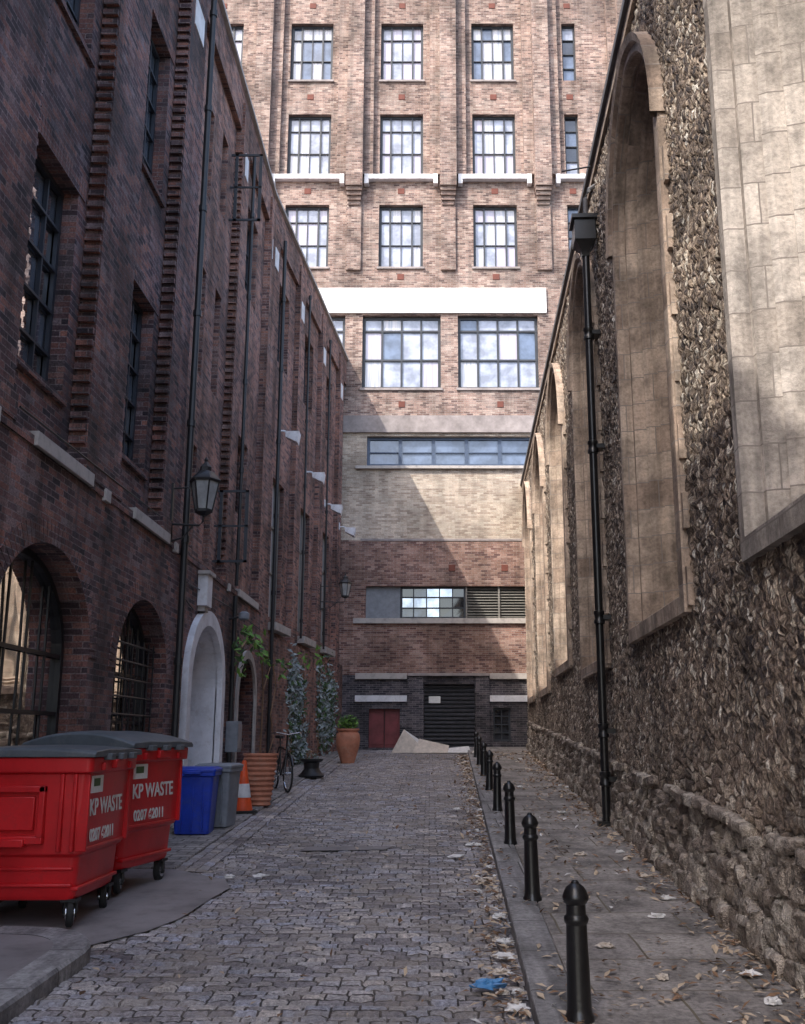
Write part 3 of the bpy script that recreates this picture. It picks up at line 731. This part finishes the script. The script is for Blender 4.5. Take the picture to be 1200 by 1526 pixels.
# ================================================================ BINS
def rrect(cx,cy,hx,hy,r,z,n=5):
    o=[]
    for qx,qy,a0 in ((1,1,0),(-1,1,90),(-1,-1,180),(1,-1,270)):
        for k in range(n+1):
            a=math.radians(a0+90*k/n); o.append((cx+qx*(hx-r)+r*math.cos(a),cy+qy*(hy-r)+r*math.sin(a),z))
    return o
def text(body,size,loc,rot,parent,mat,name):
    cu=bpy.data.curves.new(name,'FONT'); cu.body=body; cu.size=size; cu.extrude=.002; cu.offset=.003
    cu.materials.append(M[mat]); o=bpy.data.objects.new(name,cu); o.location=loc; o.rotation_euler=rot; add(o,parent); return o
def bin1100(loc,rz,dome):
    e=empty('waste_bin',loc,rz)
    W,L=.50,.58
    b=B()
    b.loft([rrect(0,0,W-.10,L-.10,.05,.20),rrect(0,0,W-.08,L-.08,.06,.24),rrect(0,0,W-.065,L-.065,.06,.52),rrect(0,0,W-.035,L-.035,.06,.54),rrect(0,0,W-.012,L-.012,.05,1.14),rrect(0,0,W+.03,L+.03,.05,1.15),rrect(0,0,W+.035,L+.035,.05,1.26),rrect(0,0,W+.0,L+.0,.05,1.27)],'binred')
    def bx(x0,x1,z0,z1,d,m='binred'): b.box(I,x0,x1,z0,z1,-L+.02-d,-L+.08,m)
    for r in ((-.30,.18,1.0,1.05),(-.30,-.25,.66,1.05),(.13,.18,.66,1.05),(-.30,.18,.62,.68)): bx(*r,.05)
    bx(-.22,.10,.72,.97,.035)
    bx(-.17,.05,.60,.66,.08)
    for x in (-.42,.30,.40): bx(x-.015,x+.015,.56,1.14,.035)
    for z in (.30,.42): bx(-.40,.40,z,z+.025,-.035)
    for yy in (-.54,.52): b.box(I,W-.08,W+.004,.56,1.14,yy-.015,yy+.015,'binred')
    for z in (.585,.30): b.box(I,W-.12,W-.02 if z>.5 else W-.055,z-.03,z,-.5,.5,'binred')
    b.box(I,W-.02,W+.07,1.17,1.24,-.12,.12,'binred')
    for yy in (-.35,.35): b.box(I,W,W+.06,1.16,1.22,yy-.03,yy+.03,'binred')
    b.make('body',e,smooth=True,bevel=.008)
    l=B(); rings=[]
    n=10
    for k in range(n+1):
        t=-1+2*k/n; x=t*(W+.06); zt=1.31+ (dome*(1-t*t))
        rings.append([(x,-L-.06,1.265),(x,-L-.06,zt-.02),(x,-L-.03,zt),(x,-L*.5,zt+.015),(x,0,zt+.01),(x,L*.5,zt+.015),(x,L+.03,zt),(x,L+.06,zt-.02),(x,L+.06,1.265)])
    l.loft(rings,'lid')
    for yy in (-.3,0,.3): l.box(I,W+.02,W+.10,1.24,1.29,yy-.05,yy+.05,'lid')
    l.make('lid',e,smooth=True,bevel=.006)
    wb=B()
    for x in (-.33,.36):
        for yy in (-.42,.42):
            a=R(-.6,.6)
            cx,cy=x+.04*math.sin(a),yy
            ring=lambda r,o:[(cx+o*math.cos(a)-r*math.cos(t)*math.sin(a),cy+o*math.sin(a)+r*math.cos(t)*math.cos(a),.10+r*math.sin(t)) for t in [2*math.pi*k/20 for k in range(20)]]
            wb.loft([ring(.085,-.028),ring(.1,-.018),ring(.1,.018),ring(.085,.028)],'rubber')
            wb.loft([ring(.06,-.034),ring(.06,.034)],'chrome'); wb.loft([ring(.03,-.045),ring(.03,.045)],'rubber')
            for o in (-.042,.042):
                d=(o*math.cos(a),o*math.sin(a))
                wb.tube([(cx+d[0],cy+d[1],.10),(cx+d[0],cy+d[1],.2)],.014,'iron',6)
            wb.box(I,cx-.06,cx+.06,.185,.21,cy-.06,cy+.06,'iron')
    wb.make('castors',e,smooth=True)
    text('KP WASTE',.178,(W-.012,-.47,.82),(math.radians(88),0,math.radians(90)),e,'paintwhite','lettering')
    text('0207 62011',.13,(W-.022,-.40,.62),(math.radians(88),0,math.radians(90)),e,'paintwhite','lettering_phone')
    p=B(); p.box(I,W-.02,W+.0,.99,1.12,-.47,-.22,'notice'); p.box(I,W-.019,W+.002,1.04,1.10,-.45,-.3,'greend'); p.make('label',e)
bin1100((-3.13,8.62,gz(8.6)+.02),0,.03)
bin1100((-3.07,9.98,gz(9.9)+.02),math.radians(-11),.10)

def box_bin(name,loc,rz,hx,hy,h,m,lidm):
    e=empty(name,loc,rz); b=B()
    b.loft([rrect(0,0,hx*.80,hy*.80,.04,0),rrect(0,0,hx*.95,hy*.95,.04,h*.86),rrect(0,0,hx*1.04,hy*1.04,.04,h*.87),rrect(0,0,hx*1.05,hy*1.05,.04,h*.93)],m)
    for x in (-.5,0,.5): b.box(I,x*hx-.012,x*hx+.012,.05,h*.84,-hy*.93,-hy*.6,m)
    b.make('body',e,smooth=True,bevel=.006)
    l=B(); l.loft([rrect(0,0,hx*1.08,hy*1.08,.04,h*.932),rrect(0,0,hx*1.08,hy*1.08,.04,h*.97),rrect(0,0,hx*.9,hy*.9,.04,h)],lidm)
    l.box(I,-.1,.1,h*.9,h*.94,-hy*1.2,-hy*.9,lidm)
    l.make('lid',e,smooth=True,bevel=.005)
box_bin('recycling_bin',(-3.02,13.5,gz(13.5)+.035),.06,.27,.30,.82,'blue','blue')
box_bin('grey_wheelie_bin',(-2.86,14.15,gz(14.2)+.035),-.1,.24,.28,.82,'greybin','greybin')
b=B(); b.lathe([(.12,0),(.15,.03),(.15,.33),(.13,.40),(.07,.45),(.05,.47),(.05,.53),(.03,.55)],'greybin',n=20); o=b.make('gas_bottle',smooth=True); o.location=(-3.22,16.4,gz(16.4)+.035)
b=B(); b.box(I,-.20,.20,0,.035,-.20,.20,'rubber')
b.lathe([(.15,.035),(.115,.22)],'orange',n=24,cap=(False,False)); b.lathe([(.115,.22),(.118,.222),(.085,.42),(.082,.42)],'conewhite',n=24,cap=(False,False))
b.lathe([(.082,.42),(.032,.75),(.028,.76),(.02,.76)],'orange',n=24,cap=(False,True))
o=b.make('traffic_cone',smooth=True); o.location=(-2.80,15.7,gz(15.7)+.035); o.rotation_euler=(0,0,.3)
b=B(); prof=[]
for k in range(41):
    t=k/40; r=.17+.10*t**.8; prof.append((r+.012*math.sin(t*math.pi*2*10),.78*t))
prof+=[(.285,.78),(.285,.81),(.25,.81),(.24,.72)]
b.lathe(prof,'terra',n=32,cap=(True,False)); b.lathe([(.0,.73),(.24,.73)],'soil',n=20,cap=(False,False))
o=b.make('ribbed_terracotta_pot',smooth=True,angle=60); o.location=(-2.72,16.7,gz(16.7)+.03)
def leaf(bd,p,s_,m,flat=False):
    a=Vector((R(-1,1),R(-1,1),R(-.3,.3) if flat else R(-1,1))).normalized(); 
    u_=a.orthogonal().normalized() if not flat else Vector((-a.y,a.x,R(-.25,.25))).normalized()
    n_=a.cross(u_)*s_*.15
    bd.face([p-a*s_,p+u_*s_*.45+n_,p+a*s_,p-u_*s_*.45+n_],m)
def leaves(bd,centre,rad,n,size,mats,flat=None):
    for _ in range(n):
        d=Vector((random.gauss(0,1),random.gauss(0,1),random.gauss(0,1))).normalized()*R(.2,1)
        p=Vector(centre)+Vector((d.x*rad[0],d.y*rad[1],d.z*rad[2]))
        leaf(bd,p,size*R(.6,1.3),random.choice(mats))
e=empty('terracotta_urn',(-2.13,27,gz(27)))
b=B(); b.lathe([(.17,0),(.18,.03),(.22,.15),(.30,.42),(.32,.60),(.30,.74),(.25,.80),(.30,.84),(.30,.88),(.25,.88),(.22,.80)],'terra',n=32,cap=(True,False)); b.lathe([(0,.82),(.24,.82)],'soil',n=16,cap=(False,False)); b.make('pot',e,smooth=True)
b=B(); 
for _ in range(14):
    a=R(0,6.28); r=R(.1,.3); b.tube([(0,0,.8),(r*.5*math.cos(a),r*.5*math.sin(a),.8+R(.15,.3)),(r*math.cos(a),r*math.sin(a),.85+R(.1,.45))],.006,'greend',5)
leaves(b,(0,0,1.02),(.30,.30,.22),420,.05,['green','green','greend']); b.make('plant',e)
e=empty('black_planter',(-2.52,22.2,gz(22.2)+.03)); b=B()
b.lathe([(.26,0),(.28,.04),(.22,.09),(.16,.18),(.17,.30),(.24,.34),(.25,.38),(.2,.38)],'iron',n=20); b.make('bowl',e,smooth=True)
b=B(); leaves(b,(0,0,.45),(.20,.20,.10),60,.04,['greend','ivy','leafb']); b.make('plant',e)
def ivy(name,P,u0,u1,z0,z1,n,mats,size):
    e=empty(name); b=B()
    for k in range(7):
        u=R(u0,u1); pts=[P(u,z0,.03)]
        for j in range(1,8): u+=R(-.12,.12); pts.append(P(u,z0+(z1-z0)*j/7,.03+R(0,.05)))
        b.tube(pts,.010,'leafb',5)
    b.make('stems',e); b=B()
    cs=[(R(u0,u1),R(z0,z1),R(.15,.4)) for _ in range(26)]
    for _ in range(n):
        c=random.choice(cs); u=c[0]+random.gauss(0,c[2]*.6); z=c[1]+random.gauss(0,c[2])
        if z<z0-.1: continue
        leaf(b,Vector(P(u,z,abs(random.gauss(.04,.08)))),size*R(.6,1.3),random.choice(mats))
    b.make('leaves',e)
ivy('climbing_plant',PF,25.0,26.8,gz(26),1.7,1500,['ivy','ivy','ivy','greend'],.085)
ivy('climbing_plant',PF,28.7,31.0,gz(30),1.9,1500,['ivy','ivy','greend'],.085)
e=empty('creeper_vine'); b=B()
b.tube([PL(22.2,gz(22),.04),PL(22.1,.2,.1),PL(22.0,1.0,.12),PL(21.5,1.6,.15),PL(20.5,1.9,.2),PL(19.2,1.85,.25),PL(18.3,1.6,.3)],.016,'leafb',6)
b.tube([PL(22.0,1.0,.12),PL(22.6,1.5,.15),PL(23.2,1.7,.12)],.012,'leafb',6)
b.tube([PL(22.2,gz(22),.1),PL(22.5,0,.3),PL(22.3,.5,.25),PL(22.6,1.1,.3),PL(22.4,1.6,.25)],.012,'leafb',6)
b.make('stems',e); b=B()
for c,n_ in (((19.2,1.85),32),((20.5,1.8),30),((18.3,1.5),22),((19.0,1.3),10),((21.7,1.6),14),((23.2,1.6),16),((27.5,2.2),20),((25.8,1.9),12)):
    P=PL if c[0]<22 else PF
    for _ in range(n_): leaf(b,Vector(P(c[0]+random.gauss(0,.22),c[1]+random.gauss(0,.12),.2+abs(random.gauss(0,.08)))),.085*R(.6,1.3),random.choice(['green','green','greend']))
b.make('leaves',e)
e=empty('bicycle',(-2.55,18.75,gz(18.7)+.035),math.radians(112)); b=B()
r=.33
def circ(cx,rr,n=32): return [(cx+rr*math.cos(2*math.pi*k/n),0,r+rr*math.sin(2*math.pi*k/n)) for k in range(n)]
for cx in (0,1.02):
    b.tube(circ(cx,r-.015),.018,'rubber',8,True); b.tube(circ(cx,r-.045),.012,'chrome',6,True)
    for k in range(16):
        a=2*math.pi*k/16; b.tube([(cx,.02*(-1)**k,r),(cx+(r-.05)*math.cos(a),0,r+(r-.05)*math.sin(a))],.0025,'chrome',4)
    b.tube([(cx,-.05,r),(cx,.05,r)],.025,'chrome',10)
b.tube(circ(0,r+.03)[2:15],.02,'black',6)
F=[((0,.05,r),(.15,0,.78)),((0,-.05,r),(.15,0,.78)),((.15,0,.74),(.62,0,.80)),((.17,0,.66),(.56,0,.29)),((.56,0,.29),(.66,0,.95)),((.56,.04,.29),(1.02,.05,r)),((.56,-.04,.29),(1.02,-.05,r)),((.64,.02,.80),(1.02,.05,r)),((.64,-.02,.80),(1.02,-.05,r)),((.15,0,.78),(.12,0,1.02))]
for p,q_ in F: b.tube([p,q_],.016,'black',8)
b.tube([(.20,-.28,1.04),(.10,-.22,1.06),(.10,0,1.02),(.10,.22,1.06),(.20,.28,1.04)],.012,'chrome',8)
b.loft([[(x,y*.03,z) for x,y,z in ((.55,1,.95),(.55,-1,.95),(.80,-1.8,.96),(.82,1.8,.96))],[(x,y*.03,z+.05) for x,y,z in ((.55,1,.95),(.55,-1,.95),(.80,-2,.96),(.82,2,.96))]],'rubber')
b.tube([(.56+.09*math.cos(2*math.pi*k/20),.05,.29+.09*math.sin(2*math.pi*k/20)) for k in range(20)],.006,'chrome',5,True)
b.tube([(.56,.06,.29),(.66,.08,.18)],.01,'chrome',6); b.box(I,.62,.72,.17,.19,.08,.17,'rubber')
b.make('frame_and_wheels',e,smooth=True)

def lantern(name,P,u,wp,z,sc_):
    x,y,_=P(u,0,wp); e=empty(name,(x,y,z)); e.scale=(sc_,)*3
    b=B(); hx=lambda r_,zz:[(r_*math.cos(math.pi/3*k),r_*math.sin(math.pi/3*k),zz) for k in range(6)]
    b.loft([hx(.12,0),hx(.20,.42)],'lglass'); 
    for k in range(6):
        a=math.pi/3*k; b.tube([(.122*math.cos(a),.122*math.sin(a),0),(.203*math.cos(a),.203*math.sin(a),.42)],.012,'iron',6)
    b.loft([hx(.05,-.08),hx(.13,-.03),hx(.13,.01)],'iron'); b.loft([hx(.22,.41),hx(.23,.44),hx(.13,.56),hx(.08,.58),hx(.08,.64),hx(.05,.68),hx(.02,.72),hx(.03,.75),hx(.0,.80)],'iron')
    L=wp/sc_
    b.tube([(0,0,-.06),(0,0,-.16),(-.05,0,-.22),(-L+.02,0,-.20)],.016,'iron',8)
    b.tube([(-L+.02,0,.32),(-L*.5,0,.34),(-.21,0,.30)],.013,'iron',8)
    b.tube([(-L+.02,0,-.45),(-L*.6,0,-.40),(-L*.3,0,-.22)],.013,'iron',8)
    b.box(I,-L,-L+.03,-.5,.4,-.03,.03,'iron')
    b.make('lantern_body',e,smooth=True,angle=30)
lantern('wall_lantern',PL,14.05,.47,3.18,1.0)
lantern('wall_lantern',PF,28.9,.72,4.0,.85)
for u,z in ((23.0,7.0),(26.3,6.87),(29.2,6.65),(31.8,6.5)):
    x,y,_=PF(u,0,.0); e=empty('floodlight',(x,y,z)); b=B()
    b.tube([(0,0,.15),(.15,0,.15),(.30,0,.08)],.025,'white',8)
    b.box(I,0,.03,.05,.28,-.08,.08,'white')
    b.loft([[(.20,-.09,-.02),(.20,.09,-.02),(.20,.09,.12),(.20,-.09,.12)],[(.50,-.17,-.18),(.50,.17,-.18),(.54,.17,.10),(.54,-.17,.10)]],'white')
    b.make('lamp_head',e,bevel=.015)
e=empty('utility_box',(-3.7,18.9,-.25)); b=B(); b.box(I,0,.22,0,.55,-.2,.2,'greybin'); b.box(I,.22,.235,.05,.5,-.17,.17,'concrete'); b.make('cabinet',e,bevel=.01)
e=empty('security_light',(-3.7,18.6,2.15)); b=B(); b.tube([(0,0,0),(.25,0,.05)],.02,'iron'); b.lathe([(.06,0),(.1,.02),(.1,.12),(.04,.16)],'greybin',(.27,0,-.02),14); b.make('lamp',e,smooth=True)

# ================================================================ LITTER
b=B()
for _ in range(5200):
    y=4.2+26*random.random()**1.25
    t=random.random()
    if t<.34: x=kx(y)-abs(random.gauss(0,.15)); z=gz(y)+.034
    elif t<.74:
        x=R(kx(y)+.05,2.0+.0355*y-.1); z=gz(y)+.112
        if noise.noise(Vector((x*1.3,y*.7,3)))<-.08: continue
    elif t<.94: x=2.0+.0355*y-.10-abs(random.gauss(0,.2)); z=gz(y)+.112
    else: x=R(-2.2,.4); z=gz(y)+.034
    m=random.choice(['leafb','leafb','leaft','leaft','leaft','paper' if t<.6 and R(0,1)<.6 else 'leafb'])
    leaf(b,Vector((x,y,z+R(0,.014))),R(.012,.040)*(1+.03*y),m,True)
b.make('leaf_litter')
def crumple(b,loc,sx,sy,sz,mat,seed):
    n1,n2=8,14; rings=[]
    for i in range(n1+1):
        ph=-math.pi/2+math.pi*i/n1; rg=[]
        for j in range(n2):
            th=2*math.pi*j/n2; d=Vector((math.cos(ph)*math.cos(th),math.cos(ph)*math.sin(th),math.sin(ph)))
            k=1+.8*noise.noise(d*2.2+Vector((seed,0,0)))+.6*noise.noise(d*6+Vector((seed,3,0)))
            rg.append((loc[0]+d.x*sx*k,loc[1]+d.y*sy*k,loc[2]+max(-sz*.4,d.z*sz*k)))
        rings.append(rg)
    b.loft(rings,mat)
b=B(); crumple(b,(.36,6.62,gz(6.6)+.045),.10,.06,.035,'bluebag',3); b.make('plastic_bag')
b=B()
L_=[(.52,7.35,.07,.05,'paper'),(.55,7.75,.06,.06,'paper'),(.46,6.95,.05,.04,'card'),(.50,6.2,.06,.05,'paper'),(.56,8.6,.05,.05,'paper'),(1.98,8.9,.05,.05,'paper'),(1.95,6.6,.05,.04,'paper'),(1.2,7.3,.06,.04,'card'),(.30,11.6,.09,.07,'paper'),(.5,12.5,.06,.05,'paper'),(-1.65,10.4,.07,.05,'paper'),(-1.95,10.35,.05,.03,'paper'),(.55,10.2,.08,.06,'card'),(1.75,8.2,.06,.03,'paper'),(1.6,11.2,.07,.04,'card')]
for _ in range(48):
    y=6+22*random.random()**1.2; x=kx(y)-abs(random.gauss(0,.16)) if R(0,1)<.6 else R(kx(y)+.3,1.9+.0355*y)
    q_=R(.02,.05)*(1+.02*y); L_.append((x,y,q_,q_*R(.5,1),random.choice(['paper','card','paper'])))
for (x,y,sx,sy,m) in L_:
    crumple(b,(x,y,gz(y)+(.115 if x>kx(y)+.02 else .035)),sx,sy,.02,m,R(0,50))
b.make('paper_litter')
e=empty('cardboard_pile',(0,31.2,gz(31.2))); b=B()
b.face([(-1.15,.1,.02),(-.05,.0,.03),(-.78,.35,.72)],'card'); b.face([(-.05,0,.03),(.25,.7,.05),(-.78,.35,.72)],'paper'); b.face([(-1.15,.1,.02),(-.9,.8,.02),(-.78,.35,.72)],'paper')
b.loft([[(-.5,-.25,.01),(.55,-.3,.02),(.6,.2,.22),(-.3,.2,.42)],[(-.5,-.25,.03),(.55,-.3,.04),(.6,.2,.24),(-.3,.2,.44)]],'card')
b.loft([[(.3,-.1,.02),(1.25,-.2,.02),(1.2,.25,.20),(.4,.3,.12)],[(.3,-.1,.04),(1.25,-.2,.05),(1.2,.25,.22),(.4,.3,.15)]],'paper')
b.make('boards',e)

# ================================================================ LIGHT + CAMERA
d=Vector((1,1.2,-1.75)).normalized()
sun=bpy.data.lights.new('sun','SUN'); sun.energy=4.9; sun.angle=math.radians(.5); sun.color=(1,.93,.84)
so=bpy.data.objects.new('sun',sun); so.rotation_euler=d.to_track_quat('-Z','Y').to_euler(); add(so)
wd=bpy.data.worlds.new('World'); sc.world=wd; wd.use_nodes=True
nt=wd.node_tree; sk=nt.nodes.new('ShaderNodeTexSky'); sk.sky_type='NISHITA'; sk.sun_disc=False
sk.sun_elevation=math.asin(-d.z); sk.sun_rotation=math.atan2(-d.x,-d.y)%(2*math.pi); sk.air_density=1.0; sk.dust_density=3.0; sk.ozone_density=1.0
bg=nt.nodes['Background']; bg.inputs[1].default_value=.46; nt.links.new(sk.outputs[0],bg.inputs[0])
cam=bpy.data.cameras.new('camera'); co=bpy.data.objects.new('camera',cam); add(co)
cam.sensor_fit='HORIZONTAL'; cam.sensor_width=36; cam.lens=45; cam.shift_x=-.0333; cam.clip_end=1000; cam.clip_start=.05
co.location=(0,0,0); co.rotation_euler=(math.radians(90+12.66),0,0)
sc.camera=co
sc.view_settings.view_transform='Standard'; sc.view_settings.look='None'; sc.view_settings.exposure=0
